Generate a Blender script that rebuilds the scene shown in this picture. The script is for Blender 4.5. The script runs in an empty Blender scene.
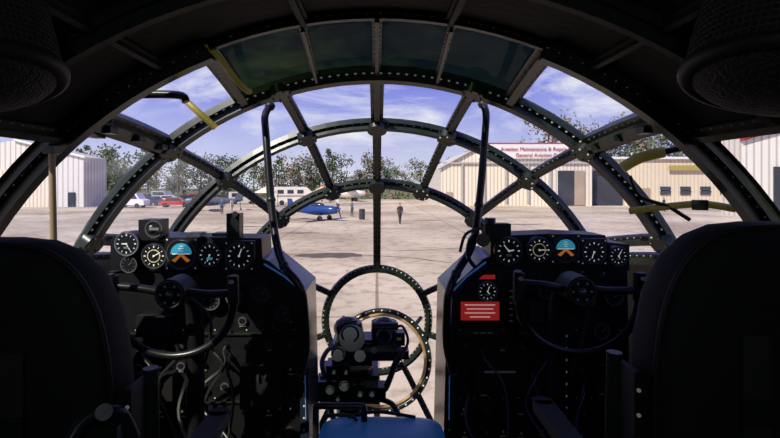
import bpy, math, random
from mathutils import Vector, Matrix
random.seed(7)
F=480.0; CX=377.0; HY=185.0; ZC=3.3
def P(px,py,D): return Vector(((px-CX)/F*D, D, ZC-(py-HY)/F*D))
def XZ(px,py,D): p=P(px,py,D); return (p.x,p.z)

# ---------------------------------------------------------------- materials
MATS={}
def mat(name,col,rough=0.5,metal=0.0,emit=0.0,noise=0.0,nscale=8.0,col2=None,bump=0.0,bscale=60.0,spec=0.5):
    if name in MATS: return MATS[name]
    m=bpy.data.materials.new(name); m.use_nodes=True
    nt=m.node_tree; b=nt.nodes['Principled BSDF']
    b.inputs['Base Color'].default_value=(*col,1); b.inputs['Roughness'].default_value=rough
    b.inputs['Metallic'].default_value=metal
    b.inputs['Specular IOR Level'].default_value=spec
    if emit>0:
        b.inputs['Emission Color'].default_value=(*col,1); b.inputs['Emission Strength'].default_value=emit
    tc=nt.nodes.new('ShaderNodeTexCoord')
    if noise>0 or col2:
        n=nt.nodes.new('ShaderNodeTexNoise'); n.inputs['Scale'].default_value=nscale; n.inputs['Detail'].default_value=5
        nt.links.new(tc.outputs['Object'],n.inputs['Vector'])
        r=nt.nodes.new('ShaderNodeValToRGB'); r.color_ramp.elements[0].position=.3; r.color_ramp.elements[1].position=.7
        c2=col2 if col2 else tuple(c*(1-noise) for c in col)
        r.color_ramp.elements[0].color=(*c2,1); r.color_ramp.elements[1].color=(*col,1)
        nt.links.new(n.outputs['Fac'],r.inputs['Fac']); nt.links.new(r.outputs['Color'],b.inputs['Base Color'])
    if bump>0:
        n=nt.nodes.new('ShaderNodeTexNoise'); n.inputs['Scale'].default_value=bscale
        nt.links.new(tc.outputs['Object'],n.inputs['Vector'])
        bp=nt.nodes.new('ShaderNodeBump'); bp.inputs['Strength'].default_value=bump; bp.inputs['Distance'].default_value=.01
        nt.links.new(n.outputs['Fac'],bp.inputs['Height']); nt.links.new(bp.outputs['Normal'],b.inputs['Normal'])
    MATS[name]=m; return m
def glass(name,tint,gl=0.05,haze=0.02,hcol=(.8,.8,.85)):
    m=bpy.data.materials.new(name); m.use_nodes=True; nt=m.node_tree; nt.nodes.clear()
    o=nt.nodes.new('ShaderNodeOutputMaterial'); t=nt.nodes.new('ShaderNodeBsdfTransparent'); t.inputs[0].default_value=(*tint,1)
    g=nt.nodes.new('ShaderNodeBsdfGlossy'); g.inputs['Roughness'].default_value=.04
    d=nt.nodes.new('ShaderNodeBsdfTranslucent'); d.inputs[0].default_value=(*hcol,1)
    tc=nt.nodes.new('ShaderNodeTexCoord'); n=nt.nodes.new('ShaderNodeTexNoise'); n.inputs['Scale'].default_value=3.5; n.inputs['Detail'].default_value=6; n.inputs['Distortion'].default_value=1.6
    mr=nt.nodes.new('ShaderNodeMapRange'); mr.inputs[1].default_value=.45; mr.inputs[2].default_value=.72; mr.inputs[3].default_value=haze*.1; mr.inputs[4].default_value=haze*3
    m1=nt.nodes.new('ShaderNodeMixShader'); m1.inputs[0].default_value=gl
    m2=nt.nodes.new('ShaderNodeMixShader')
    nt.links.new(tc.outputs['Object'],n.inputs['Vector']); nt.links.new(n.outputs['Fac'],mr.inputs[0])
    nt.links.new(mr.outputs[0],m2.inputs[0]); nt.links.new(t.outputs[0],m1.inputs[1]); nt.links.new(g.outputs[0],m1.inputs[2])
    nt.links.new(m1.outputs[0],m2.inputs[1]); nt.links.new(d.outputs[0],m2.inputs[2]); nt.links.new(m2.outputs[0],o.inputs[0])
    MATS[name]=m; return m
def corrugated(name,col,axis='X',freq=1.2,dark=.72):
    m=bpy.data.materials.new(name); m.use_nodes=True; nt=m.node_tree; b=nt.nodes['Principled BSDF']; b.inputs['Roughness'].default_value=.6
    tc=nt.nodes.new('ShaderNodeTexCoord'); w=nt.nodes.new('ShaderNodeTexWave'); w.bands_direction=axis; w.inputs['Scale'].default_value=freq
    w.inputs['Distortion'].default_value=0
    r=nt.nodes.new('ShaderNodeValToRGB'); r.color_ramp.elements[0].color=(*[c*dark for c in col],1); r.color_ramp.elements[1].color=(*col,1)
    r.color_ramp.elements[0].position=.02; r.color_ramp.elements[1].position=.3
    nt.links.new(tc.outputs['Object'],w.inputs['Vector']); nt.links.new(w.outputs['Fac'],r.inputs['Fac']); nt.links.new(r.outputs['Color'],b.inputs['Base Color'])
    MATS[name]=m; return m

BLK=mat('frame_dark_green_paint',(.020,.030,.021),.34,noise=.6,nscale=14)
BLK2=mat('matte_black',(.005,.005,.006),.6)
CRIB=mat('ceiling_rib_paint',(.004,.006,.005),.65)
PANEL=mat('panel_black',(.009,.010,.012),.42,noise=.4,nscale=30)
CHEEK=mat('panel_edge_sheen_paint',(.014,.022,.034),.25)  # blue tint put into the colour for the edge highlight
EDGEHL=mat('panel_blue_edge_highlight',(.04,.12,.34),.35,emit=.3)  # glowing blue strip painted as the highlight along the panel edge
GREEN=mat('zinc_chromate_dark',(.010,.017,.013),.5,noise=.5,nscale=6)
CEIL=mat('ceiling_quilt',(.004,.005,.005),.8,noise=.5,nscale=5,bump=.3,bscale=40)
RIV=mat('rivet_heads',(.42,.45,.38),.4)
RIVB=mat('flange_nuts',(.85,.85,.74),.4,emit=.06)
STEEL=mat('worn_steel',(.16,.18,.21),.35,.6,noise=.4,nscale=30)
DSTEEL=mat('dark_steel',(.035,.04,.05),.35,.4,noise=.4,nscale=30)
RUB=mat('black_rubber_tube',(.010,.010,.011),.32)
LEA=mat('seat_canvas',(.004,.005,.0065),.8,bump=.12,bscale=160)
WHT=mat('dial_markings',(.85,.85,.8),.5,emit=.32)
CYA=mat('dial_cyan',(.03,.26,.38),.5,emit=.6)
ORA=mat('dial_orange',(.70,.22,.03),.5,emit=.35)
DIAL=mat('dial_face',(.012,.014,.016),.35)
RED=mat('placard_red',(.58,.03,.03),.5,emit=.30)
REDL=mat('warning_lamp',(.7,.05,.03),.3,emit=.5)
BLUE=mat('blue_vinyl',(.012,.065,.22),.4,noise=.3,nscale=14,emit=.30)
YEL=mat('yellow_handle',(.45,.37,.08),.45,noise=.3,nscale=20,emit=.05)
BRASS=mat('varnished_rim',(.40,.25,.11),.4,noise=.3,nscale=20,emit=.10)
MESH=mat('knurled_mesh',(.008,.008,.009),.7,bump=1.0,bscale=160)
GREY=mat('grey_pad',(.028,.028,.032),.6)
LAB=mat('label_grey',(.22,.22,.21),.6,emit=.03)
TAN=mat('tan_post',(.30,.22,.14),.6,emit=.05)
GL=glass('plexiglass',(.97,.97,.95),.015,.006)
GLH=glass('plexiglass_scratch_glare',(.92,.94,.98),.04,.045)  # scratch haze, also standing in for reflection streaks on the upper panes
GLT=glass('tinted_green_panel',(.016,.028,.012),.012,.006,(.1,.2,.12))

# ---------------------------------------------------------------- mesh builder
class MB:
    def __init__(s): s.v=[];s.f=[];s.m=[];s.s=[];s.mats=[]
    def mi(s,m):
        if m not in s.mats: s.mats.append(m)
        return s.mats.index(m)
    def add(s,vs,fs,m,sm=False):
        o=len(s.v); s.v+= [tuple(v) for v in vs]; i=s.mi(m)
        for f in fs: s.f.append([o+k for k in f]); s.m.append(i); s.s.append(sm)
    def box(s,c,d,m,rot=None):
        c=Vector(c); vs=[]
        for x in(-.5,.5):
            for y in(-.5,.5):
                for z in(-.5,.5):
                    p=Vector((x*d[0],y*d[1],z*d[2]))
                    if rot is not None: p=rot@p
                    vs.append(c+p)
        s.add(vs,[(0,1,3,2),(4,6,7,5),(0,4,5,1),(2,3,7,6),(0,2,6,4),(1,5,7,3)],m)
    def cyl(s,p0,p1,r0,m,r1=None,n=16,caps=True):
        p0=Vector(p0);p1=Vector(p1); r1=r0 if r1 is None else r1
        q=(p1-p0).normalized().to_track_quat('Z','Y'); a=[];b=[]
        for i in range(n):
            t=2*math.pi*i/n; d=q@Vector((math.cos(t),math.sin(t),0)); a.append(p0+d*r0); b.append(p1+d*r1)
        s.add(a+b,[(i,(i+1)%n,n+(i+1)%n,n+i) for i in range(n)],m,True)
        if caps: s.add(a,[tuple(reversed(range(n)))],m); s.add(b,[tuple(range(n))],m)
    def sph(s,c,r,m,n=12,rot=None):
        if not hasattr(r,'__len__'): r=(r,r,r)
        c=Vector(c); vs=[];k=n//2
        for j in range(k+1):
            ph=math.pi*j/k
            for i in range(n):
                t=2*math.pi*i/n; p=Vector((r[0]*math.sin(ph)*math.cos(t),r[1]*math.sin(ph)*math.sin(t),r[2]*math.cos(ph)))
                if rot is not None: p=rot@p
                vs.append(c+p)
        s.add(vs,[(j*n+i,(j+1)*n+i,(j+1)*n+(i+1)%n,j*n+(i+1)%n) for j in range(k) for i in range(n)],m,True)
    def tube(s,pts,r,m,n=8,smooth=True,closed=False):
        pts=[Vector(p) for p in pts]
        if smooth and len(pts)>2:
            o=[];N=len(pts)
            for i in range(N if closed else N-1):
                a=pts[(i-1)%N] if closed or i>0 else pts[0]; b=pts[i]; c=pts[(i+1)%N]; d=pts[(i+2)%N] if closed or i+2<N else pts[-1]
                for k in range(5):
                    t=k/5; o.append(.5*((2*b)+(-a+c)*t+(2*a-5*b+4*c-d)*t*t+(-a+3*b-3*c+d)*t**3))
            if not closed: o.append(pts[-1])
            pts=o
        rs=r if hasattr(r,'__len__') else None; N=len(pts); vs=[]; up=None
        for i,p in enumerate(pts):
            if closed: t=(pts[(i+1)%N]-pts[i-1]).normalized()
            else: t=(pts[min(i+1,N-1)]-pts[max(i-1,0)]).normalized()
            if up is None: up=t.orthogonal().normalized()
            up=(up-t*up.dot(t)).normalized(); w=t.cross(up)
            rr=(rs[0]+(rs[1]-rs[0])*i/(N-1)) if rs else r
            for k in range(n):
                a=2*math.pi*k/n; vs.append(p+(up*math.cos(a)+w*math.sin(a))*rr)
        L=N if closed else N-1
        s.add(vs,[(i*n+k,i*n+(k+1)%n,((i+1)%N)*n+(k+1)%n,((i+1)%N)*n+k) for i in range(L) for k in range(n)],m,True)
        if not closed: s.add(vs[:n],[tuple(reversed(range(n)))],m); s.add(vs[-n:],[tuple(range(n))],m)
    def torus(s,c,axis,R,r,m,n=28,k=8,a0=0,a1=2*math.pi):
        q=Vector(axis).normalized().to_track_quat('Z','Y'); full=abs(a1-a0-2*math.pi)<1e-3
        N=n if full else n+1
        s.tube([Vector(c)+q@Vector((R*math.cos(a0+(a1-a0)*i/n),R*math.sin(a0+(a1-a0)*i/n),0)) for i in range(N)],r,m,k,False,full)
    def prism(s,poly,y0,y1,m,msh=None):
        n=len(poly); a=[(x,y0,z) for x,z in poly]; b=[(x,y1,z) for x,z in poly]
        s.add(a,[tuple(range(n))],m); s.add(b,[tuple(reversed(range(n)))],m)
        for i in range(n):
            j=(i+1)%n; s.add([a[i],a[j],b[j],b[i]],[(0,1,2,3)],msh or m)
    def sweep(s,pts,nrm,w,d,m,closed=False,out=.006):
        N=len(pts); vs=[]
        for i in range(N):
            t=(pts[(i+1)%N]-pts[i-1]) if closed else (pts[min(i+1,N-1)]-pts[max(i-1,0)])
            t.normalize(); n=nrm[i]; b=t.cross(n).normalized()
            p=pts[i]
            vs+= [p+n*out-b*w/2,p+n*out+b*w/2,p-n*d*.45+b*w/2,p-n*d*.45+b*w*.22,p-n*d+b*w*.22,p-n*d-b*w*.22,p-n*d*.45-b*w*.22,p-n*d*.45-b*w/2]
        L=N if closed else N-1
        for k in range(8):
            s.add([vs[i*8+k] for i in range(N)]+[vs[i*8+(k+1)%8] for i in range(N)],
                  [(i,(i+1)%N,N+(i+1)%N,N+i) for i in range(L)],m,False)
    def rivets(s,pts,nrm,off,pitch,r,m,inset):
        acc=0
        for i in range(len(pts)-1):
            a=pts[i];b=pts[i+1]; L=(b-a).length; t=(b-a).normalized(); n=nrm[i]; bb=t.cross(n).normalized()
            while acc<L:
                c=a+t*acc-n*inset+bb*off
                vs=[c+t*r,c+bb*r,c-t*r,c-bb*r,c-n*r*.8]
                s.add(vs,[(0,1,4),(1,2,4),(2,3,4),(3,0,4)],m); acc+=pitch
            acc-=L
    def obj(s,name,parent=None,origin=None,bevel=0):
        me=bpy.data.meshes.new(name); me.from_pydata(s.v,[],s.f)
        for m in s.mats: me.materials.append(m)
        me.polygons.foreach_set('material_index',s.m); me.polygons.foreach_set('use_smooth',s.s); me.update()
        o=bpy.data.objects.new(name,me); bpy.context.scene.collection.objects.link(o)
        if parent: o.parent=parent
        if bevel:
            b=o.modifiers.new('bevel','BEVEL'); b.width=bevel; b.segments=2; b.limit_method='ANGLE'
        return o

# ---------------------------------------------------------------- fuselage nose (surface of revolution)
Y0=1.33; R0=1.31; A=1.67; ZA=ZC-.83
def rad(y):
    return R0 if y<=Y0 else R0*math.sqrt(max(0,1-((y-Y0)/A)**2))
def N_(th,y):
    t=math.radians(th)
    if y<=Y0: return Vector((math.sin(t),0,math.cos(t)))
    r=rad(y); return Vector((r*math.sin(t)/R0**2,(y-Y0)/A**2,r*math.cos(t)/R0**2)).normalized()
def S(th,y,off=0):
    t=math.radians(th); r=rad(y)
    p=Vector((r*math.sin(t),y,ZA+r*math.cos(t))); return p+N_(th,y)*off
def shell(name,pieces,m,off=0.0,step=3.0):
    mb=MB()
    for (t0,t1,y0,y1) in pieces:
        nt=max(1,int(math.ceil(abs(t1-t0)/step))); ny=max(1,int(math.ceil((y1-y0)/.07)))
        vs=[S(t0+(t1-t0)*i/nt,y0+(y1-y0)*j/ny,off) for j in range(ny+1) for i in range(nt+1)]
        w=nt+1
        mb.add(vs,[(j*w+i,j*w+i+1,(j+1)*w+i+1,(j+1)*w+i) for j in range(ny) for i in range(nt)],m,True)
    return mb.obj(name)
D4,D3,D2,D1,DR=1.33,1.80,2.20,2.606,2.95
TB=64
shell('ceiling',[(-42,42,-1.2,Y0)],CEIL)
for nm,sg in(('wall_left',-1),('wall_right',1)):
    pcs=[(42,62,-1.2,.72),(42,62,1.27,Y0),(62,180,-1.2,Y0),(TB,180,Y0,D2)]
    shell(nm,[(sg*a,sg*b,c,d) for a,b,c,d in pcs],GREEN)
shell('window_1',[(-180,180,DR,2.9995)],GL,step=10)
shell('window_2',[(-180,180,D1,DR)],GL,step=6)
shell('window_3',[(-180,180,D2,D1)],GL,step=6)
shell('window_4',[(-TB,TB,D3,D2)],GLH)
shell('window_5',[(-TB,-22,D4,D3)],GLH)
shell('window_6',[(22,TB,D4,D3)],GLH)
shell('window_7',[(-22,22,D4,D3)],GLT)
shell('window_8',[(-62,-42,.72,1.27)],GL)
shell('window_9',[(42,62,.72,1.27)],GL)
mb=MB(); mb.cyl((0,-1.24,ZA),(0,-1.2,ZA),R0+.01,CEIL,n=48); mb.obj('wall_rear')
FZ=ZC-1.27
mb=MB()
def fw(y): return math.sqrt(max(0,rad(y)**2-(FZ-ZA)**2))-.02
ys=[-1.2,0,1.0,1.33,1.6,1.9,2.15]
mb.add([(-fw(y),y,FZ) for y in ys]+[(fw(y),y,FZ) for y in ys],[(i,i+1,8+i,7+i) for i in range(6)],GREEN)
for y in ys[1:]: mb.box((0,y,FZ+.004),(2*fw(y)*.9,.03,.008),BLK)
mb.obj('floor')

# framing
mb=MB()
def ring(y,t0,t1,w,d,riv=True,pitch=.035,rr=.0042,m=BLK,rm=RIV):
    n=max(8,int(abs(t1-t0)/3)); cl=abs(t1-t0)>=359.9
    ts=[t0+(t1-t0)*i/n for i in range(n+(0 if cl else 1))]
    pts=[S(t,y) for t in ts]; nr=[N_(t,y) for t in ts]
    mb.sweep(pts,nr,w,d,m,cl)
    if riv:
        for s_ in(-.36,.36): mb.rivets(pts,nr,s_*w,pitch,rr,rm,d*.45)
def mer(t0,y0,t1,y1,w,d,riv=True,m=BLK,pitch=.035):
    n=10; pts=[];nr=[]
    for i in range(n+1):
        k=i/n; t=t0+(t1-t0)*k; y=y0+(y1-y0)*k; pts.append(S(t,y)); nr.append(N_(t,y))
    mb.sweep(pts,nr,w,d,m)
    if riv:
        for s_ in(-.36,.36): mb.rivets(pts,nr,s_*w,pitch,.0042,RIV,d*.45)
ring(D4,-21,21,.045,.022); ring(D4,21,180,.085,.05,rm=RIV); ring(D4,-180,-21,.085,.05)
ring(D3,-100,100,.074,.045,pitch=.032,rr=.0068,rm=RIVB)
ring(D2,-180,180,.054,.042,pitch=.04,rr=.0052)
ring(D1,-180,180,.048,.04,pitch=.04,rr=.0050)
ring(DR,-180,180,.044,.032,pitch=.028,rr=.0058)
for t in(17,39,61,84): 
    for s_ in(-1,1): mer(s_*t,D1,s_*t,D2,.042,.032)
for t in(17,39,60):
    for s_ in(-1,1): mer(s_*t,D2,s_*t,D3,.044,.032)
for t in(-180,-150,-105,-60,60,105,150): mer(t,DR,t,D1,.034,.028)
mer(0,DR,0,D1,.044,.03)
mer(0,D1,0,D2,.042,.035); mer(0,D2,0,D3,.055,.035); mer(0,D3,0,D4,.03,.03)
for t0,t1,w in((10.5,9.3,.022),(23.5,21.5,.06),(39,38.5,.085),(TB,TB,.06)):
    for s_ in(-1,1): mer(s_*t0,D3,s_*t1,D4,w,.04)
for s_ in(-1,1):
    mer(s_*TB,D2,s_*TB,D3,.05,.035)
    mer(s_*42,.7,s_*42,Y0,.05,.035); mer(s_*62,.7,s_*62,Y0,.05,.035)
    n=8; ts=[s_*(42+20*i/n) for i in range(n+1)]
    for yy in(.72,1.0):
        mb.sweep([S(t,yy) for t in ts],[N_(t,yy) for t in ts],.045,.03,BLK)
for y,t in [(D2,17),(D2,39),(D2,61),(D1,17),(D1,39),(D1,61),(D3,17),(D3,39),(D3,60)]:
    for s_ in(-1,1):
        c=S(s_*t,y,-.02); n=N_(s_*t,y); q=n.to_track_quat('Z','Y').to_matrix()
        mb.cyl(c+n*.01,c-n*.026,.046,BLK,n=8)
        for k in range(6):
            a=k*math.pi/3; mb.sph(c-n*.028+q@Vector((.034*math.cos(a),.034*math.sin(a),0)),.0055,RIV,6)
for y in (D2,D1):
    c=S(0,y,-.03); mb.cyl(c,c-N_(0,y)*.02,.045,BLK,n=16)
def hit(px,py):
    dx=(px-CX)/F; dz=-(py-HY)/F
    a=(dx*dx+dz*dz)/R0**2+1/A**2; b=2*(dz*(ZC-ZA))/R0**2-2*Y0/A**2; cc=(ZC-ZA)**2/R0**2+Y0**2/A**2-1
    D=(-b+math.sqrt(b*b-4*a*cc))/(2*a); p=Vector((dx*D,D,ZC+dz*D))
    n=Vector((p.x/R0**2,(D-Y0)/A**2,(p.z-ZA)/R0**2)).normalized(); return p,n
pc,nc=hit(382,358); q=nc.to_track_quat('Z','Y')
for s_ in(-1,1):
    for yy in (1.42,1.58,1.72):
        c=S(s_*38.6,yy,-.04); mb.box(c,(.03,.04,.02),BLK)
mb.obj('cockpit_window_frame')
mb=MB()
cr=pc-nc*.07
mb.torus(cr,nc,.285,.017,BLK,48,8)
mb.torus(cr-nc*.012,nc,.262,.009,BRASS,48,8)
for k in range(36):
    a=2*math.pi*k/36; mb.sph(cr-nc*.018+q@Vector((.287*math.cos(a),.287*math.sin(a),0)),.006,RIVB,6)
for k in range(4):
    a=math.pi/4+k*math.pi/2; d=q@Vector((math.cos(a),math.sin(a),0)); mb.cyl(cr+d*.285,cr+d*.345+nc*.05,.012,BLK,n=8)
mb.obj('bomb_aiming_window_ring')

# ceiling ribs and stringers
mb=MB()
for y in(.25,.62,1.0):
    n=30; ts=[-41+82*i/n for i in range(n+1)]
    mb.sweep([S(t,y) for t in ts],[N_(t,y) for t in ts],.05,.05,CRIB)
for t in(-27,-9,9,27):
    mb.sweep([S(t,y) for y in(-.3,.2,.8,Y0)],[N_(t,y) for y in(-.3,.2,.8,Y0)],.03,.03,CRIB)
mb.obj('ceiling_rib_frame')
mb=MB(); c=Vector((0,-.55,ZA+R0-.03)); mb.cyl(c,c-Vector((0,0,.03)),.08,BLK,n=24); mb.sph(c-Vector((0,0,.03)),(.065,.065,.035),mat('fill_lamp_lens',(.9,.85,.75),.3,emit=1.0),20)  # unseen lamp added behind the viewpoint to bring out interior detail
dl=mb.obj('added_fill_lamp')
lt=bpy.data.lights.new('added_fill_bulb','POINT'); lt.energy=5; lt.shadow_soft_size=.06; lt.color=(.88,.97,1); lo=bpy.data.objects.new('added_fill_bulb',lt); bpy.context.scene.collection.objects.link(lo); lo.location=(0,-.55,ZA+R0-.16); lo.parent=dl

# ---------------------------------------------------------------- instrument panels
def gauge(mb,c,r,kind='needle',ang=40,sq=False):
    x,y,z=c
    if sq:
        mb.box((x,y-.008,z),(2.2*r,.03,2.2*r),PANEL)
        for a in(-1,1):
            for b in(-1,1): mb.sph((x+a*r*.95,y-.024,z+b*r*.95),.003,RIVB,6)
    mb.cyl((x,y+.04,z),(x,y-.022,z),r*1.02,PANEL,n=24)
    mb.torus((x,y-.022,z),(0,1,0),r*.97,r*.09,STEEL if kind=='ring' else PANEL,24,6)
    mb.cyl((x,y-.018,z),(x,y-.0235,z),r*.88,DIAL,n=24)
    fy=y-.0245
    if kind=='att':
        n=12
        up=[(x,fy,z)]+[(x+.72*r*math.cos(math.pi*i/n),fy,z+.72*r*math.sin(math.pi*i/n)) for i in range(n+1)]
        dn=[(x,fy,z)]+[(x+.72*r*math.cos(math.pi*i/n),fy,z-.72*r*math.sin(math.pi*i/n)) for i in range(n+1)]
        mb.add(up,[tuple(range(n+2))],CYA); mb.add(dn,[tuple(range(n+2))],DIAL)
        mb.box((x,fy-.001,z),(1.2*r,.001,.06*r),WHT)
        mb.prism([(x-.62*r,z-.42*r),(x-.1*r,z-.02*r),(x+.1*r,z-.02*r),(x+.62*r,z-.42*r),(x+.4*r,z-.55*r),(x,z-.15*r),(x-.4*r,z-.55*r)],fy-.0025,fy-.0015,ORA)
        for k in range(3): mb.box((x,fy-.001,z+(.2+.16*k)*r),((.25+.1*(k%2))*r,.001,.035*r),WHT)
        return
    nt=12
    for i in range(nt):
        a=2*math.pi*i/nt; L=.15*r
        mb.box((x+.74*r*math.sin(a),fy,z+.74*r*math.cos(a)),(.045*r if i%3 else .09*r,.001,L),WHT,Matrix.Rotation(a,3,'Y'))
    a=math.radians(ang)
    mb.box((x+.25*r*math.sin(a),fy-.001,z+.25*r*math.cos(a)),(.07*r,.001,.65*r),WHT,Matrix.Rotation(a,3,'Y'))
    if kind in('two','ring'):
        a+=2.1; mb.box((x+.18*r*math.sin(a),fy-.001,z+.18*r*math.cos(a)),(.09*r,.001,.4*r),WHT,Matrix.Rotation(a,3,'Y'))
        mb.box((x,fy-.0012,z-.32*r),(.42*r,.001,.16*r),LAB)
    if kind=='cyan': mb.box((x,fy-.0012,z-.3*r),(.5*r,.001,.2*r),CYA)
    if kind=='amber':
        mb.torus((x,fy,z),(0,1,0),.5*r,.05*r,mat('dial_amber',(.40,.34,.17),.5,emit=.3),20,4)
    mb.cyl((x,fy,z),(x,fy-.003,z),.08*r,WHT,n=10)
def dimgauge(mb,c,r):
    x,y,z=c
    mb.cyl((x,y+.04,z),(x,y-.015,z),r*1.02,PANEL,n=24); mb.torus((x,y-.015,z),(0,1,0),r*.95,r*.09,GREY,24,6)
    for i in range(10):
        a=2*math.pi*i/10; mb.box((x+.7*r*math.sin(a),y-.0165,z+.7*r*math.cos(a)),(.05*r,.001,.14*r),LAB,Matrix.Rotation(a,3,'Y'))
    mb.box((x+.2*r,y-.0165,z+.15*r),(.06*r,.001,.6*r),LAB,Matrix.Rotation(.9,3,'Y'))
DP=1.70
def px(v): return v*DP/F
def switches(mb,x0,x1,y0,y1,nx,ny,D=DP):
    for i in range(nx):
        for j in range(ny):
            p=P(x0+(x1-x0)*i/max(1,nx-1)+random.uniform(-2,2),y0+(y1-y0)*j/max(1,ny-1)+random.uniform(-2,2),D)
            k=random.random()
            mb.cyl(p,p-Vector((0,.01,0)),.008,PANEL,n=8)
            if k<.4: mb.cyl(p,p-Vector((0,.03,random.choice((-.012,.012)))),.0032,STEEL,n=6)
            elif k<.6: mb.cyl(p,p-Vector((0,.022,0)),.012,GREY,n=12)
            elif k<.75: mb.torus(p-Vector((0,.008,0)),(0,1,0),.013,.003,GREY,14,5)
            else: mb.cyl(p,p-Vector((0,.014,0)),.004,LAB,n=8)
            if k>.6: mb.box(p+Vector((0,-.004,-.020)),(random.uniform(.012,.024),.003,.003),LAB)
def panel(side):
    mb=MB()
    if side<0: body=[(108,272),(262,266),(300,292),(305,400),(305,528),(112,528)]
    else: body=[(452,292),(490,262),(627,264),(632,528),(448,528),(449,400)]
    mb.prism([XZ(a,b,DP) for a,b in body],DP,DP+.22,PANEL)
    mb.prism([XZ(a,b,DP) for a,b in ([(258,256),(270,260),(307,290),(301,297),(262,270)] if side<0 else [(492,254),(492,266),(453,298),(446,291),(482,258)])],DP-.02,DP+.24,CHEEK)
    ex=[(300,292),(307,290),(313,528),(303,528)] if side<0 else [(446,291),(453,292),(453,528),(440,528)]
    mb.prism([XZ(a,b,DP) for a,b in ex],DP-.03,DP+.24,CHEEK)
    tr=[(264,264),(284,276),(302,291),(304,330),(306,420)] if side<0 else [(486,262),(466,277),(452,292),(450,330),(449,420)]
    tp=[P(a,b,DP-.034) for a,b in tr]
    mb.tube(tp[:3],.0035,EDGEHL,6,False); mb.tube(tp[2:],.0018,EDGEHL,6,False)
    for k in range(18):
        p=P(304 if side<0 else 449,298+k*12,DP-.03); mb.sph(p,.004,RIV,6)
    X0,X1=(114,300) if side<0 else (454,626)
    for yy in(334,402,452):
        p=P((X0+X1)/2,yy,DP-.004); mb.box(p,(px(X1-X0)*.97,.008,.006),BLK)
        for k in range(12): mb.sph(P(X0+6+(X1-X0-12)*k/11,yy-4,DP),.003,RIV,6)
    for k in range(7):
        x=random.uniform(X0+10,X1-20); y=random.uniform(335,380); 
        pts=[P(x,y,DP-.01),P(x+random.uniform(-8,8),y+15,DP-.06),P(x+random.uniform(-20,20),y+45,DP-.05),P(x+random.uniform(-30,30),y+100,DP-.03),P(x,520,DP-.01)]
        mb.tube(pts,random.uniform(.004,.007),RUB,6)
    if side<0:
        mb.prism([XZ(a,b,DP) for a,b in [(112,270),(112,240),(120,234),(170,236),(262,238),(264,270)]],DP-.01,DP+.14,PANEL)
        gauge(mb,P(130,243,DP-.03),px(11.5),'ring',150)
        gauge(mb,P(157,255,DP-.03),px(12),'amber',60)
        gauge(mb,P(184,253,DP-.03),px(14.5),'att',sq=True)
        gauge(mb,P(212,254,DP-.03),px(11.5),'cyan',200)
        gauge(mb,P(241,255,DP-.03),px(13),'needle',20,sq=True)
        dimgauge(mb,P(131,264,DP-.03),px(8))
        mb.box(P(154,229,DP),(px(20),.08,px(20)),PANEL); mb.torus(P(154,229,DP-.041),(0,1,0),px(8),.004,GREY,20,6); mb.sph(P(154,229,DP-.02),px(7.5),DIAL,12)
        mb.box(P(154,229,DP-.056),(px(9),.002,px(2.5)),LAB)
        mb.box(P(235,226,DP+.02),(px(13),.05,px(26)),PANEL); mb.cyl(P(235,214,DP-.01),P(235,214,DP-.03),.010,GREY,n=10)
        for x in(196,222): mb.box(P(x,234,DP),(.05,.06,.012),STEEL)
        for a,b,r_ in((262,293,9),(236,296,9),(284,313,8),(212,300,9)): dimgauge(mb,P(a,b,DP-.01),px(r_))
        switches(mb,140,290,345,430,8,5); switches(mb,225,292,322,330,5,1)
        mb.box(P(155,325,DP-.01),(px(34),.03,px(20)),BLK2); mb.box(P(150,385,DP-.02),(px(50),.05,px(26)),BLK2)
        mb.box(P(262,385,DP-.02),(px(40),.05,px(42)),BLK2)
        for i in range(4): mb.box(P(250+i*8,378,DP-.05),(.006,.01,.022),GREY)
        mb.box(P(160,317,DP-.028),(.03,.004,.005),LAB); mb.box(P(152,405,DP-.028),(.04,.004,.012),YEL)
    else:
        mb.prism([XZ(a,b,DP) for a,b in [(490,268),(490,236),(560,233),(604,235),(606,242),(628,244),(628,270)]],DP-.01,DP+.14,PANEL)
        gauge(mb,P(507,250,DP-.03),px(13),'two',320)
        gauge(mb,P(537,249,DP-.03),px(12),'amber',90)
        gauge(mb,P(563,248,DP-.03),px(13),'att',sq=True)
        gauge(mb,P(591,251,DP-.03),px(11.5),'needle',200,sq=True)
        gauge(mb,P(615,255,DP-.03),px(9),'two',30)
        mb.box(P(496,232,DP+.03),(px(26),.06,px(18)),PANEL); mb.cyl(P(490,224,DP),P(490,218,DP),.02,PANEL,n=12)
        mb.cyl(P(483,240,DP-.02),P(483,240,DP-.05),.024,PANEL,n=12); mb.tube([P(478,232,DP),P(470,240,DP-.03),P(468,256,DP-.03),P(474,266,DP)],.008,RUB,6)
        mb.tube([P(482,228,DP),P(466,234,DP-.02),P(460,252,DP-.02)],.006,GREY,6)
        gauge(mb,P(486,290,DP-.01),px(9.5),'ring',20)
        for a,b,r_ in((545,290,9),(612,296,9),(600,330,8)): dimgauge(mb,P(a,b,DP-.01),px(r_))
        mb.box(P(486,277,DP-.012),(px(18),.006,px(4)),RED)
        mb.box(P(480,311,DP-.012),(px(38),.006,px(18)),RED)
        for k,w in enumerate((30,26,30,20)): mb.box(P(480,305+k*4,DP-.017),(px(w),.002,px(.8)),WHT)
        mb.box(P(516,305,DP-.012),(px(12),.01,px(34)),DIAL); 
        for k in range(6): mb.box(P(511,291+k*6,DP-.02),(px(4),.002,px(1.3)),LAB)
        mb.box(P(518,306,DP-.02),(px(2.5),.004,px(26)),LAB)
        mb.box(P(540,312,DP-.012),(px(22),.02,px(20)),BLK2)
        mb.box(P(482,333,DP-.012),(px(36),.006,px(10)),BLK2)
        for k in range(3): mb.box(P(476+k*7,333,DP-.018),(px(5),.002,px(1)),LAB)
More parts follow.
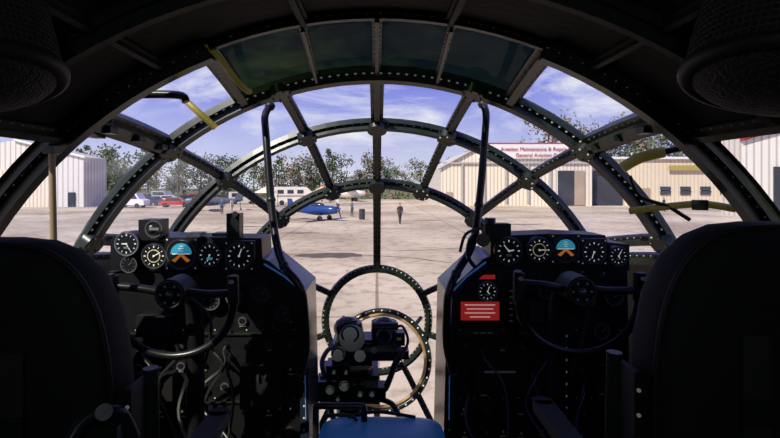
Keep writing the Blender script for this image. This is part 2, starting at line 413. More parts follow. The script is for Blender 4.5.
        switches(mb,464,600,345,430,8,5); switches(mb,500,600,275,275,6,1)
        mb.box(P(500,375,DP-.02),(px(50),.05,px(24)),BLK2); mb.box(P(500,372,DP-.048),(px(30),.003,px(2.0)),LAB)
        for k in range(16): mb.sph(P(558+8*(k%2),330+k*6,DP-.02),.005,RIVB,6)
        mb.cyl(P(590,300,DP-.02),P(590,300,DP-.05),.02,GREY,n=14)
        for i in range(3): mb.cyl(P(520+i*14,334,DP),P(520+i*14,334,DP-.04),.009,DSTEEL,n=10)
    mb.obj('instrument_panel',bevel=.002)
panel(-1); panel(1)

# ---------------------------------------------------------------- control yokes
def yoke(hx,hy):
    D=1.38; h=P(hx,hy,D); mb=MB()
    mb.cyl(h+Vector((0,-.035,0)),h+Vector((0,.05,0)),.043,PANEL,n=24)
    mb.torus(h+Vector((0,-.036,0)),(0,1,0),.036,.004,GREY,24,6)
    for i in range(6):
        a=i*math.pi/3; mb.sph(h+Vector((.026*math.cos(a),-.037,.026*math.sin(a))),.004,RIV,6)
    mb.sph(h+Vector((0,-.036,0)),.012,STEEL,10)
    W=.172
    mb.tube([h+Vector((-.04,0,.0)),h+Vector((-.10,-.005,.012)),h+Vector((-W,-.01,.02))],.012,RUB)
    mb.tube([h+Vector((.04,0,.0)),h+Vector((.10,-.005,-.005)),h+Vector((W,-.01,.0))],.012,RUB)
    rim=[h+Vector((-W-.004,-.02,.055)),h+Vector((-W,-.01,.0))]
    for i in range(9):
        a=math.pi+math.pi*i/8*.97+.03
        rim.append(h+Vector((W*math.cos(a),-.01,-.03+.15*math.sin(a))))
    rim+= [h+Vector((W+.002,-.01,.0)),h+Vector((W+.004,-.02,.05))]
    mb.tube(rim,.0115,RUB)
    for s_ in(-1,1):
        mb.tube([h+Vector((s_*W,-.015,.05)),h+Vector((s_*W,-.012,-.03))],.016,BLK2,10,False)
        mb.cyl(h+Vector((s_*W,-.03,.035)),h+Vector((s_*W,-.042,.037)),.006,LAB,n=8)
    c2=h+Vector((0,.13,-.04))
    mb.tube([h+Vector((0,.03,0)),h+Vector((0,.08,-.012)),c2,h+Vector((0,.155,-.20)),Vector((h.x,h.y+.155,FZ))],.028,PANEL,12)
    mb.tube([h+Vector((.03,.03,-.02)),h+Vector((.07,.1,-.12)),h+Vector((.03,.12,-.3))],.005,GREY,6)
    mb.cyl(Vector((h.x,h.y+.155,FZ)),Vector((h.x,h.y+.155,FZ+.05)),.06,PANEL,n=16)
    mb.obj('control_yoke')
yoke(175,292); yoke(577,289)

# ---------------------------------------------------------------- grab poles
def pole(pts):
    mb=MB(); q=[P(*p) for p in pts]; mb.tube(q,.0145,RUB,10)
    mb.sph(q[0],.022,BLK,8); mb.cyl(q[-1],q[-1]+Vector((0,.06,0)),.018,STEEL,n=10); mb.cyl(q[0],q[0]+Vector((0,.02,.03)),.014,BLK,n=8)
    for i in(3,5): mb.sph(q[i],.019,BLK,8)
    mb.obj('grab_pole')
pole([(270,106,1.93),(265,116,1.9),(266,135,1.86),(271,200,1.8),(276,240,1.75),(284,266,1.68),(299,285,1.66),(304,305,1.66),(306,350,1.66),(301,372,1.66)])
pole([(483,104,1.93),(486,114,1.9),(485,135,1.86),(479,205,1.8),(472,245,1.75),(456,274,1.68),(449,292,1.66),(447,310,1.66),(447,345,1.66),(453,372,1.66)])

# ---------------------------------------------------------------- pilot seats
def seat(cx,ztop,yy):
    mb=MB(); half=[(0,.0),(.07,.0),(.13,-.006),(.175,-.024),(.215,-.062),(.245,-.125),(.262,-.21),(.268,-.32),(.262,-.45),(.25,-.60),(.235,-.74)]
    loop=[(x,z) for x,z in half]+[(-x,z) for x,z in reversed(half[1:])]
    n=len(loop); zc=-.37; vs=[]
    lay=[(.80,-.075),(.93,-.066),(.985,-.045),(1,-.015),(1,.02),(.97,.045),(.86,.055)]
    for sc,dy in lay:
        for x,z in loop: vs.append((cx+x*sc,yy+dy,ztop+zc+(z-zc)*sc))
    fs=[(j*n+i,j*n+(i+1)%n,(j+1)*n+(i+1)%n,(j+1)*n+i) for j in range(len(lay)-1) for i in range(n)]
    fs+= [tuple(reversed(range(n))),tuple((len(lay)-1)*n+i for i in range(n))]
    mb.add(vs,fs,LEA,True)
    mb.tube([(cx+x*.985,yy-.045,ztop+zc+(z-zc)*.985) for x,z in loop],.006,BLK2,6,True,True)
    for s_ in(-1,1):
        mb.tube([(cx+s_*.30,yy+.02,ztop-.24),(cx+s_*.30,yy+.02,ztop-.5),(cx+s_*.27,yy,FZ+.30),(cx+s_*.27,yy,FZ)],.014,BLK,8,True)
        mb.tube([(cx+s_*.27,yy+.5,FZ+.30),(cx+s_*.27,yy+.5,FZ)],.014,BLK,8)
        mb.box((cx+s_*.12,yy-.082,ztop-.36),(.045,.008,.36),GREY)
        mb.box((cx+s_*.12,yy-.090,ztop-.30),(.055,.01,.04),DSTEEL)
        mb.box((cx+s_*.294,yy+.0,ztop-.44),(.012,.10,.38),BLK2)
        for k in range(8):
            mb.cyl((cx+s_*.294,yy-.048,ztop-.28-k*.042),(cx+s_*.294,yy-.053,ztop-.28-k*.042),.0035,RIVB,n=8)
        mb.box((cx+s_*.31,yy+.27,ztop-.50),(.050,.20,.03),GREY)
        mb.cyl((cx+s_*.31,yy+.37,ztop-.515),(cx+s_*.31,yy+.37,ztop-.485),.025,GREY,n=14)
        mb.tube([(cx+s_*.31,yy+.20,ztop-.50),(cx+s_*.31,yy+.10,ztop-.65),(cx+s_*.27,yy+.1,ztop-.80)],.012,BLK2,8)
    mb.box((cx,yy+.27,FZ+.36),(.50,.5,.11),LEA)
    mb.box((cx,yy+.25,FZ+.29),(.54,.54,.03),BLK)
    mb.box((cx,yy-.085,ztop-.55),(.40,.012,.03),GREY)
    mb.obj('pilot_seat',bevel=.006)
seat(-.715,ZC-.095,.86); seat(.735,ZC-.066,.86)

# ---------------------------------------------------------------- bombsight
mb=MB(); B=lambda x,y,D=2.1: P(x,y,D)
def bx(x0,x1,y0,y1,D,t,m):
    a=P(x0,y0,D);b=P(x1,y1,D); mb.box(((a.x+b.x)/2,D+t/2,(a.z+b.z)/2),(b.x-a.x,t,a.z-b.z),m)
BS=mat('bombsight_black',(.010,.012,.018),.24,noise=.4,nscale=30)  # black with a bluish cast mixed in for blue reflections
bx(332,372,344,366,2.05,.14,BS); bx(336,402,352,361,2.02,.2,BS); bx(362,392,340,356,2.06,.12,BS)
mb.cyl(B(352,338,2.02),B(352,338,2.22),.055,BS,n=20); mb.sph(B(347,328,2.1),(.06,.055,.05),BS,14)
mb.cyl(B(350,346,2.1),B(350,322,2.1),.072,BS,r1=.052,n=20); mb.cyl(B(350,323,2.1),B(350,319,2.1),.034,DSTEEL,n=16)
mb.sph(B(384,330,2.12),.058,BS,16); mb.cyl(B(384,345,2.12),B(384,321,2.12),.056,BS,n=18); mb.cyl(B(372,326,2.0),B(398,326,2.0),.016,DSTEEL,n=12)
mb.torus(B(350,334,2.02),(0,1,0),.035,.005,DSTEEL,20,6); mb.torus(B(384,336,2.05),(0,1,0),.028,.005,DSTEEL,20,6)
mb.cyl(B(338,354,2.0),B(338,354,2.05),.030,BS,n=16); mb.torus(B(338,354,2.0),(0,1,0),.024,.004,DSTEEL,18,6); mb.cyl(B(360,356,2.0),B(360,356,2.05),.024,BS,n=16); mb.cyl(B(374,350,2.0),B(374,350,2.06),.014,DSTEEL,n=16)
bx(393,405,333,346,2.08,.06,BS); mb.box(P(399,339,2.07),(.018,.004,.010),YEL); mb.box(P(405,353,2.05),(.03,.06,.035),BS)
mb.tube([B(398,350,2.03),B(402,352,2.02),B(395,364,2.02),B(390,378,2.02),B(384,390,2.03),B(372,394,2.05)],.013,RUB,8)
mb.tube([B(338,345,2.02),B(328,350,2.0),B(322,362,2.0),B(324,375,2.02)],.010,RUB,8)
mb.tube([B(392,330,2.04),B(402,326,2.0),B(408,340,2.0),B(404,352,2.02)],.006,RUB,6)
mb.cyl(B(354,364,2.12),B(354,378,2.12),.085,BS,n=24); mb.cyl(B(354,371,2.12),B(354,374,2.12),.095,DSTEEL,n=24)
bx(320,378,376,404,2.04,.18,BS); bx(316,330,382,402,2.0,.1,BS); bx(350,386,388,402,2.0,.08,BS); bx(326,350,366,378,2.03,.1,BS)
for x,y,r in((330,390,.018),(344,386,.020),(360,394,.012),(372,394,.012),(338,399,.01),(334,372,.010),(346,372,.010)):
    mb.cyl(B(x,y,1.97),B(x,y,2.04),r,BS,n=14); mb.torus(B(x,y,1.97),(0,1,0),r*.8,.0025,DSTEEL,14,5)
for x in(326,334,356): mb.box(P(x,381,2.035),(.016,.004,.004),LAB)
for k in range(8): mb.sph(P(322+k*7,402,2.038),.003,RIV,6)
a=B(350,404,2.12)
mb.cyl(a,Vector((a.x,2.12,FZ)),.06,BS,n=18)
mb.cyl(Vector((a.x,2.12,FZ+.03)),Vector((a.x,2.12,FZ)),.10,BS,n=18)
mb.tube([B(330,404,2.0),B(334,420,2.0),B(345,430,2.02)],.012,RUB,8)
mb.tube([B(376,398,2.05),B(392,404,2.05),B(400,418,2.03)],.012,RUB,8)
mb.obj('bombsight',bevel=.003)
# bombardier seat
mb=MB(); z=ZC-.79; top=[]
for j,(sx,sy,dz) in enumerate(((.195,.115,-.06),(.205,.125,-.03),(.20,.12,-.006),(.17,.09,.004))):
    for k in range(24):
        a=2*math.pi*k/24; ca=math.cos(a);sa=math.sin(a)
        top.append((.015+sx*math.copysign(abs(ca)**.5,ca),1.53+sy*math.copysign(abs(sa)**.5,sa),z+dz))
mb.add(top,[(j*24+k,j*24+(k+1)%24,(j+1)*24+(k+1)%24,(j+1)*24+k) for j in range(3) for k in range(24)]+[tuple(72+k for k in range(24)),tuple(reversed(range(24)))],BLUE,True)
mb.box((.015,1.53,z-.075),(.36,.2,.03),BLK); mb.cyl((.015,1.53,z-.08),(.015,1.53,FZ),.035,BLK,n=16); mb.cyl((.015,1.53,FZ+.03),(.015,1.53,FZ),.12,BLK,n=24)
mb.tube([(-.10,1.62,z+.006),(0,1.63,z+.02),(.13,1.62,z+.006)],.006,BLK2,6)
for k in range(3): mb.box((-.02+.035*k,1.46,z+.005),(.025,.012,.003),WHT)
mb.obj('bombardier_seat')
mb=MB(); 
mb.tube([P(316,436,1.6),P(316,410,1.6),P(319,406,1.6),P(340,406,1.6),P(360,406,1.6),P(364,410,1.6),P(364,434,1.6)],.011,RUB,8)
mb.tube([P(322,434,1.6),P(324,418,1.6),P(345,415,1.6),P(356,420,1.6),P(356,434,1.6)],.006,DSTEEL,6)
for x in(316,364): a=P(x,434,1.6); mb.cyl(a,Vector((a.x,a.y,FZ)),.011,RUB,n=8)
mb.obj('control_stand_handle')

# ---------------------------------------------------------------- ceiling speakers
def speaker(c,r,h,ax):
    mb=MB(); c=Vector(c); ax=Vector(ax).normalized(); q=ax.to_track_quat('Z','Y')
    mb.cyl(c-ax*h/2,c+ax*h/2,r*.94,MESH,r1=r,n=40)
    NR=14
    for k in range(NR): mb.torus(c-ax*(h/2-h*k/(NR-1)),ax,r*(.94+.06*k/(NR-1)),.0025,GREY,48,5)
    for k in range(84):
        a=2*math.pi*k/84; d=q@Vector((math.cos(a),math.sin(a),0)); mb.cyl(c-ax*h/2+d*(r*.94+.001),c+ax*h/2+d*(r+.001),.0016,GREY,n=4,caps=False)
    mb.torus(c+ax*h/2,ax,r*.96,.014,BLK2,40,8); mb.sph(c+ax*h/2,(r*.92,r*.92,.045),MESH,24,q.to_matrix())
    mb.cyl(c-ax*h/2,c-ax*(h/2+.10),r*.4,BLK2,n=16)
    mb.obj('ceiling_speaker')
speaker((-.66,.78,ZC+.235),.12,.13,(.25,-.1,-.95)); speaker((.66,.76,ZC+.235),.14,.14,(-.25,-.1,-.95))

# ---------------------------------------------------------------- window latches and handles
mb=MB()
mb.tube([P(183,98,1.52),P(196,110,1.5),P(216,128,1.52)],.011,YEL,8); mb.tube([P(192,44,1.35),P(212,50,1.34),P(238,82,1.36),P(250,92,1.4)],.009,YEL,8)
mb.tube([P(118,100,1.42),P(130,95,1.42),P(178,95,1.42),P(186,102,1.42)],.012,BLK,8); mb.tube([P(118,100,1.42),P(106,130,1.42)],.009,BLK,8)
mb.box(P(98,130,1.45),(.03,.03,.05),BLK); mb.sph(P(92,128,1.42),.007,REDL,8); mb.sph(P(89,136,1.42),.006,REDL,8)
mb.obj('window_latch')
mb=MB()
mb.tube([P(622,168,1.5),P(640,158,1.48),P(664,152,1.46)],.017,YEL,8); mb.tube([P(664,152,1.46),P(690,146,1.42)],.010,BLK,8)
mb.tube([P(630,211,1.55),P(655,208,1.5),P(700,204,1.45),P(736,209,1.4)],.011,YEL,8)
mb.tube([P(630,176,1.5),P(640,196,1.5),P(668,206,1.48)],.006,BLK,8); mb.tube([P(668,206,1.48),P(690,220,1.46)],.006,BLK,8)
mb.box(P(700,205,1.42),(.03,.03,.03),BLK)
mb.obj('window_latch')
mb=MB(); mb.tube([P(566,48,1.36),P(562,60,1.36),P(578,72,1.4)],.009,BLK,8); mb.tube([P(550,64,1.38),P(575,55,1.36)],.007,BLK,8); mb.sph(P(566,56,1.36),.016,BLK,8); mb.cyl(P(566,48,1.36),S(22.5,1.35,-.01),.009,BLK,n=8); mb.obj('map_light')
mb=MB(); mb.cyl(P(52,150,1.22),P(54,262,1.22),.008,TAN,n=10); mb.box(P(52,150,1.22),(.03,.03,.02),BLK); mb.box(P(54,262,1.22),(.03,.03,.02),BLK); mb.obj('sliding_window_rail')
mb=MB(); mb.tube([P(70,440,.74),P(84,420,.76),P(104,412,.78),P(122,414,.80),P(134,436,.82)],.010,DSTEEL,8); mb.cyl(P(104,412,.77),P(104,412,.80),.013,DSTEEL,n=16)
mb.box(P(104,450,.80),(.07,.05,.10),BLK); mb.cyl(P(104,455,.80),Vector((P(104,455,.8).x,.8,FZ)),.015,BLK,n=8); mb.obj('seat_adjust_lever')

# ================================================================ OUTSIDE
GR=bpy.data.materials.new('concrete_apron'); GR.use_nodes=True; nt=GR.node_tree; b=nt.nodes['Principled BSDF']; b.inputs['Roughness'].default_value=.85
tc=nt.nodes.new('ShaderNodeTexCoord'); n1=nt.nodes.new('ShaderNodeTexNoise'); n1.inputs['Scale'].default_value=.10; n1.inputs['Detail'].default_value=8
r=nt.nodes.new('ShaderNodeValToRGB'); r.color_ramp.elements[0].position=.38; r.color_ramp.elements[0].color=(.42,.335,.24,1); r.color_ramp.elements[1].position=.60; r.color_ramp.elements[1].color=(.70,.585,.44,1)
br=nt.nodes.new('ShaderNodeTexBrick'); br.offset=0; br.inputs['Scale'].default_value=1; br.inputs['Brick Width'].default_value=6; br.inputs['Row Height'].default_value=6; br.inputs['Mortar Size'].default_value=.05
br.inputs['Color1'].default_value=(1,1,1,1); br.inputs['Color2'].default_value=(.86,.86,.86,1); br.inputs['Mortar'].default_value=(.45,.42,.38,1)
n2=nt.nodes.new('ShaderNodeTexNoise'); n2.inputs['Scale'].default_value=1.6; n2.inputs['Detail'].default_value=8; n2.inputs['Roughness'].default_value=.7
r2=nt.nodes.new('ShaderNodeValToRGB'); r2.color_ramp.elements[0].position=.34; r2.color_ramp.elements[0].color=(.60,.58,.55,1); r2.color_ramp.elements[1].position=.50; r2.color_ramp.elements[1].color=(1,1,1,1)
mx=nt.nodes.new('ShaderNodeMixRGB'); mx.blend_type='MULTIPLY'; mx.inputs[0].default_value=1
mx2=nt.nodes.new('ShaderNodeMixRGB'); mx2.blend_type='MULTIPLY'; mx2.inputs[0].default_value=1
L=nt.links.new
L(tc.outputs['Object'],n1.inputs['Vector']); L(tc.outputs['Object'],n2.inputs['Vector']); L(tc.outputs['Object'],br.inputs['Vector'])
L(n1.outputs['Fac'],r.inputs['Fac']); L(r.outputs['Color'],mx.inputs[1]); L(br.outputs['Color'],mx.inputs[2]); L(n2.outputs['Fac'],r2.inputs['Fac']); L(mx.outputs[0],mx2.inputs[1]); L(r2.outputs['Color'],mx2.inputs[2]); L(mx2.outputs[0],b.inputs['Base Color'])
mb=MB(); mb.add([(-250,-80,0),(250,-80,0),(250,112,0),(-250,112,0)],[(0,1,2,3)],GR)
TAR_SHADOW=mat('tar_and_shadow_patch',(.13,.11,.09),.8,noise=.4,nscale=2)
def stain_or_shadow(cx,cy,rx,ry):
    v=[(cx+rx*math.cos(2*math.pi*k/24)*random.uniform(.8,1.1),cy+ry*math.sin(2*math.pi*k/24)*random.uniform(.7,1.1),.006) for k in range(24)]
    mb.add(v,[tuple(range(24))],TAR_SHADOW)
stain_or_shadow((332-CX)/F*22.5,22.5,1.7,.9)  # dark patch painted in place of a cast shadow band
for a,b_,c_,d_ in((300,33,1.4,.4),(250,38,1.6,.4),(430,45,1.6,.4),(520,40,2,.4),(150,45,2,.4),(470,30,1.0,.25)): stain_or_shadow((a-CX)/F*b_,b_,c_,d_)
for k in range(14):
    x=random.uniform(-35,35); y=random.uniform(14,70); a=random.uniform(-.5,.5); 
    pts=[Vector((x,y,.008))]
    for j in range(8): a+=random.uniform(-.3,.3); pts.append(pts[-1]+Vector((math.cos(a)*1.6,math.sin(a)*1.6,0)))
    for p,q_ in zip(pts,pts[1:]):
        n=(q_-p).cross(Vector((0,0,1))).normalized()*.04; mb.add([p-n,q_-n,q_+n,p+n],[(0,1,2,3)],TAR_SHADOW)
mb.obj('ground')
GRASS=mat('grass',(.10,.13,.04),.9,noise=.4,nscale=.3,col2=(.16,.14,.07))
mb=MB(); mb.add([(-400,112,0),(400,112,0),(400,420,0),(-400,420,0)],[(0,1,2,3)],GRASS); mb.obj('ground_grass')

WCOR=corrugated('white_corrugated',(.78,.70,.58),'X',.55,.58); WCOR2=corrugated('white_corrugated_front',(.72,.70,.68),'X',.4,.6)
WSIDE=corrugated('white_corrugated_side',(.64,.60,.55),'Y',.4,.65)
DARKD=mat('hangar_interior_dark',(.03,.035,.05),.8); TANW=mat('tan_wall',(.42,.33,.25),.8,noise=.2,nscale=.5); ROOF=mat('roof_metal',(.42,.40,.38),.5); REDT=mat('red_trim',(.42,.05,.05),.6)
CREAM=corrugated('cream_wall',(.74,.63,.46),'X',.5,.75)
WHITE=mat('white_paint',(.78,.77,.75),.5); GLD=mat('dark_window',(.03,.04,.06),.1)
def W(px_,D): return (px_-CX)/F*D
def H(py_,D): return ZC-(py_-HY)/F*D
def text(s,loc,size,m,parent,rz=0):
    cu=bpy.data.curves.new('lettering','FONT'); cu.body=s; cu.size=size; cu.extrude=.02; cu.align_x='CENTER'; cu.materials.append(m)
    o=bpy.data.objects.new('lettering',cu); bpy.context.scene.collection.objects.link(o); o.location=loc; o.rotation_euler=(math.pi/2,0,rz); o.parent=parent; return o
# main hangar (right)
D=75; mb=MB()
poly=[(W(441,D),0),(W(441,D),H(168,D)),(W(480,D),H(147,D)),(W(592,D),H(147,D)),(W(592,D),0)]
mb.prism(poly,D,D+30,WCOR,WSIDE)
mb.box(((W(480,D)+W(592,D))/2,D-.15,H(151.5,D)),(W(592,D)-W(480,D)+.6,.5,2.2),WHITE)
mb.box(((W(480,D)+W(592,D))/2,D-.2,H(144,D)),(W(592,D)-W(480,D)+.6,.3,.35),REDT)
mb.tube([(W(438,D),D-.2,H(169,D)),(W(480,D),D-.2,H(146,D))],.22,ROOF,4,False)
for x in(462,484,506,528,550): mb.box((W(x,D),D-.15,H(183,D)),(.25,.3,6.2),ROOF)
mb.box((W(515,D),D-.2,H(163,D)),(W(590,D)-W(445,D),.3,.25),ROOF)
mb.box((W(568,D),D-.1,H(188,D)),(3.2,.25,5.4),DARKD); mb.box((W(579,D),D-.12,H(188,D)),(1.6,.25,5.4),TANW)
mb.box((W(449,D),D-.1,1.1),(1.0,.12,2.2),TANW)
hg=mb.obj('hangar')
text('Aviation Maintenance & Repair Service',(W(541,D),D-.5,H(151,D)),.82,REDT,hg); text('General Aviation Center',(W(541,D),D-.5,H(157,D)),.82,REDT,hg)
# office / open bay building
D=77; mb=MB()
mb.prism([(W(592,75)+.6,0),(W(592,75)+.6,H(158,D)),(W(752,D),H(158,D)),(W(752,D),0)],D,D+14,CREAM,ROOF)
mb.box((W(607,D),D-.1,2.8),(4.8,.25,5.6),DARKD)
for x in(665,685,705,725): mb.box((W(x,D),D-.1,2.4),(1.6,.2,1.3),GLD); mb.box((W(x,D),D-.14,2.4),(1.9,.12,.12),WHITE)
mb.box((W(645,D),D-.1,1.4),(1.4,.2,2.8),TANW)
mb.box((W(673,D),D-.2,H(158,D)),(W(752,D)-W(595,D),.6,.35),WHITE)
mb.box((W(695,D),D-.5,H(168,D)),(9,.1,.8),YEL)
mb.obj('office_building')
# far right hangar
D=50; mb=MB()
mb.prism([(W(742,D),0),(W(742,D),H(138,D)),(W(800,D),H(122,D)),(W(900,D),H(122,D)),(W(900,D),0)],D,D+3,WCOR2,WSIDE)
for (a,b_),(c_,d_) in (((740,139),(800,122)),((800,122),(900,122))):
    p=Vector((W(a,D),D-.2,H(b_,D)));q_=Vector((W(c_,D),D-.2,H(d_,D))); mb.tube([p,q_],.3,REDT,4,False)
mb.box((W(790,D),D-.1,2.6),(3.5,.2,5.2),DARKD)
mb.obj('hangar')
# left hangar
D=72; mb=MB()
mb.prism([(W(-80,D),0),(W(-80,D),H(158,D)),(W(15,D),H(140,D)),(W(84,D),H(157,D)),(W(84,D),0)],D,D+6,WCOR2,WSIDE)
mb.tube([(W(15,D),D-.2,H(140,D)),(W(86,D),D-.2,H(157.5,D))],.25,WHITE,4,False)
mb.box((W(20,D),D-.1,2.8),(9,.2,5.6),WCOR); mb.box((W(72,D),D-.1,1.1),(1,.2,2.2),GLD)
mb.obj('hangar')
# trees
T1=mat('foliage_olive',(.17,.18,.075),.9,noise=.5,nscale=.5,col2=(.07,.09,.035)); T2=mat('foliage_brown',(.26,.20,.13),.9,noise=.5,nscale=.5,col2=(.13,.10,.06)); T3=mat('foliage_green',(.10,.16,.05),.9,noise=.5,nscale=.5); BARK=mat('bark',(.14,.11,.08),.9)
U=[Vector((random.gauss(0,1),random.gauss(0,1),random.gauss(0,1))).normalized() for _ in range(200)]; UO=[u.orthogonal().normalized() for u in U]
def leaves(mb,c,r_,k,s0,m):
    vs=[];fs=[]
    for j in range(k):
        i=random.randrange(200); e=random.randrange(200); p=c+U[e]*(r_*random.uniform(.3,1.05)); s_=random.uniform(.7,1.3)*s0; n=len(vs)
        u=U[i]*s_; w_=UO[i]*s_*.8; vs+=[p+u,p+w_,p-u,p-w_]; fs.append((n,n+1,n+2,n+3))
    mb.add(vs,fs,m)
def tree(mb,x,y,h,pine=False):
    m=random.choice((T1,T1,T2,T2,T3))
    mb.cyl((x,y,0),(x+random.uniform(-.5,.5),y,h*.75),h*.018,BARK,r1=h*.007,n=6,caps=False)
    nb=12 if not pine else 7
    for i in range(nb):
        if pine: m=T3; c=Vector((x+random.uniform(-.1,.1)*h,y,h*(.5+.45*i/nb))); r_=h*random.uniform(.09,.14)*(1.15-.6*i/nb)
        else: c=Vector((x+random.uniform(-.24,.24)*h,y+random.uniform(-.15,.15)*h,h*random.uniform(.18,.86))); r_=h*random.uniform(.12,.19)
        leaves(mb,c,r_,60,.026*h*.8,m)
mb=MB(); x=-175
while x<175:
    y=random.uniform(135,160); h=12.5*random.uniform(.6,1.15)
    if x>10: h*=.85
    if random.random()<.14: tree(mb,x,y,h*1.3,True)
    else: tree(mb,x,y,h)
    x+=random.uniform(1.4,2.8)
x=22
while x<95:
    tree(mb,x,118+random.uniform(-5,6),random.uniform(17,22.5)*(1 if x>40 else .68)); x+=random.uniform(2.2,3.6)
x=-100
while x<-62:
    tree(mb,x,118+random.uniform(-5,6),random.uniform(12,15)); x+=random.uniform(2.2,3.6)
mb.obj('treeline')
mb=MB()
for k in range(200):
    x=-170+340*k/200; leaves(mb,Vector((x,110+random.uniform(-.5,.5),random.uniform(.5,1.3))),1.2,26,.3,T1 if k%3 else T2)
mb.obj('hedge')

# cars
TYRE=mat('tyre',(.02,.02,.02),.8)
def car(px_,D,col,van=False,rz=0):
    m=mat('car_paint_%s'%str(col),col,.3); mb=MB()
    if van: prof=[(-2.3,.4),(-2.3,2.1),(1.2,2.15),(1.8,1.3),(2.4,1.1),(2.45,.4)]
    else: prof=[(-2.2,.35),(-2.25,.85),(-1.7,.95),(-1.1,1.42),(.5,1.45),(1.2,.95),(2.1,.8),(2.2,.35)]
    mb.prism(prof,-.85,.85,m)
    win=[(-2.0,1.25),(-2.0,1.9),(1.1,1.9),(1.5,1.3)] if van else [(-1.45,.95),(-1.0,1.35),(.45,1.37),(1.0,.95)]
    mb.prism(win,-.865,.865,GLD)
    for x in(-1.4,1.4):
        for y in(-.8,.8): mb.cyl((x,y-.1,.33),(x,y+.1,.33),.33,TYRE,n=14); mb.cyl((x,y-.11,.33),(x,y+.11,.33),.16,STEEL,n=10)
    ob=mb.obj('car'); ob.location=(W(px_,D),D,0); ob.rotation_euler=(0,0,rz)
for a in((114,82,(.12,.14,.18)),(131,70,(.78,.78,.80)),(137,92,(.3,.04,.03)),(153,78,(.04,.05,.08)),(163,96,(.35,.37,.4)),(176,72,(.55,.05,.04)),(187,88,(.06,.07,.10)),(205,82,(.6,.6,.62)),(226,94,(.05,.06,.08)),(243,84,(.7,.7,.68)),(149,99,(.05,.07,.14)),(170,86,(.75,.75,.75)),(121,98,(.5,.5,.52)),(196,99,(.4,.05,.04))):
    car(a[0],a[1],a[2],a[0] in(131,243,163),random.uniform(-.5,.5))
# camper
mb=MB(); mb.prism([(-3.2,.5),(-3.2,3.0),(2.0,3.0),(2.9,2.2),(3.0,.5)],-1.1,1.1,mat('camper_white',(.78,.76,.70),.5)); mb.box((0,-1.12,1.5),(5.6,.04,.25),TANW)
for x in(-2.2,-.6,1.0): mb.box((x,-1.12,2.2),(1,.05,.6),GLD)
for x in(-2,2): mb.cyl((x,-1.15,.4),(x,1.15,.4),.4,TYRE,n=14)
ob=mb.obj('camper_van'); ob.location=(W(294,80),80,0); ob.rotation_euler=(0,0,.2)
def tent(px_,D,m):
    mb=MB()
    for x in(-1.5,1.5):
        for y in(-1.5,1.5): mb.cyl((x,y,0),(x,y,2.2),.04,STEEL,n=6)
    mb.add([(-1.6,-1.6,2.1),(1.6,-1.6,2.1),(1.6,1.6,2.1),(-1.6,1.6,2.1),(0,0,3.1)],[(0,1,4),(1,2,4),(2,3,4),(3,0,4)],m)
    ob=mb.obj('canopy_tent'); ob.location=(W(px_,D),D,0)
tent(266,74,mat('tent_cream',(.75,.68,.5),.7)); tent(322,88,mat('tent_tan',(.6,.45,.25),.7))

# airplanes
def airplane(loc,rz,L,span,body,wing,accent,high=False):
    mb=MB(); s=L/7
    st=[(3.3,.12,.12,1.25),(3.1,.38,.40,1.25),(2.2,.46,.52,1.22),(1.0,.48,.60,1.2),(0,.45,.62,1.22),(-1.5,.30,.42,1.22),(-3.0,.14,.24,1.25),(-3.7,.04,.10,1.3)]
    n=14; vs=[]
    for x,ry,rz_,z in st:
        for k in range(n):
            a=2*math.pi*k/n; vs.append((x*s,ry*s*math.cos(a),(z+rz_*math.sin(a))*s))
    mb.add(vs,[(j*n+k,j*n+(k+1)%n,(j+1)*n+(k+1)%n,(j+1)*n+k) for j in range(len(st)-1) for k in range(n)],body,True)
    wz=(1.85 if high else .95)*s; hs=span/2
    for sg in(-1,1):
        for (x0,x1,tx0,tx1,y0,y1,z0,z1,th,m) in ((1.5*s,-.2*s,1.1*s,.1*s,.2*s,hs,wz,wz+.25*s,.10*s,wing),(-2.9*s,-3.7*s,-3.1*s,-3.65*s,.05,1.3*s,1.35*s,1.38*s,.05*s,wing)):
            v=[(x0,sg*y0,z0),(x1,sg*y0,z0),(tx1,sg*y1,z1),(tx0,sg*y1,z1)]
            mb.add([(a,b,c+th/2) for a,b,c in v]+[(a,b,c-th/2) for a,b,c in v],[(0,1,2,3),(7,6,5,4),(0,4,5,1),(1,5,6,2),(2,6,7,3),(3,7,4,0)],m)
        mb.cyl((1.4*s,sg*.9*s,.95*s),(1.5*s,sg*1.0*s,.35*s),.06*s,STEEL,n=8); mb.cyl((1.5*s,sg*1.0*s-.08,.3*s),(1.5*s,sg*1.0*s+.08,.3*s),.3*s,TYRE,n=16)
    v=[(-2.7,1.35),(-3.3,2.5),(-3.9,2.5),(-3.85,1.2)]
    mb.prism([(x*s,z*s) for x,z in v],-.04*s,.04*s,accent)
    mb.sph((.5*s,0,1.75*s),(1.0*s,.36*s,.36*s),GLD,14)
    mb.sph((3.35*s,0,1.25*s),(.28*s,.17*s,.17*s),accent,12)
    mb.box((3.42*s,0,1.25*s),(.04*s,.14*s,2.0*s),mat('prop_black',(.03,.03,.03),.4),Matrix.Rotation(.5,3,'X'))
    mb.cyl((-3.5*s,0,1.15*s),(-3.6*s,0,.12*s),.04*s,STEEL,n=6); mb.cyl((-3.6*s,-.05,.12*s),(-3.6*s,.05,.12*s),.12*s,TYRE,n=10)
    ob=mb.obj('airplane'); ob.location=loc; ob.rotation_euler=(0,0,rz)
PB=mat('plane_blue',(.015,.05,.22),.25); PY=mat('plane_yellow',(.60,.42,.08),.4); PG=mat('plane_grey',(.12,.14,.18),.4); PO=mat('plane_orange',(.65,.18,.05),.4)
airplane((W(314,45),45,0),math.radians(-28),5.6,6.6,PB,PB,PB)
airplane((W(212,62),62,0),math.radians(200),7,8,PG,PB,PG)
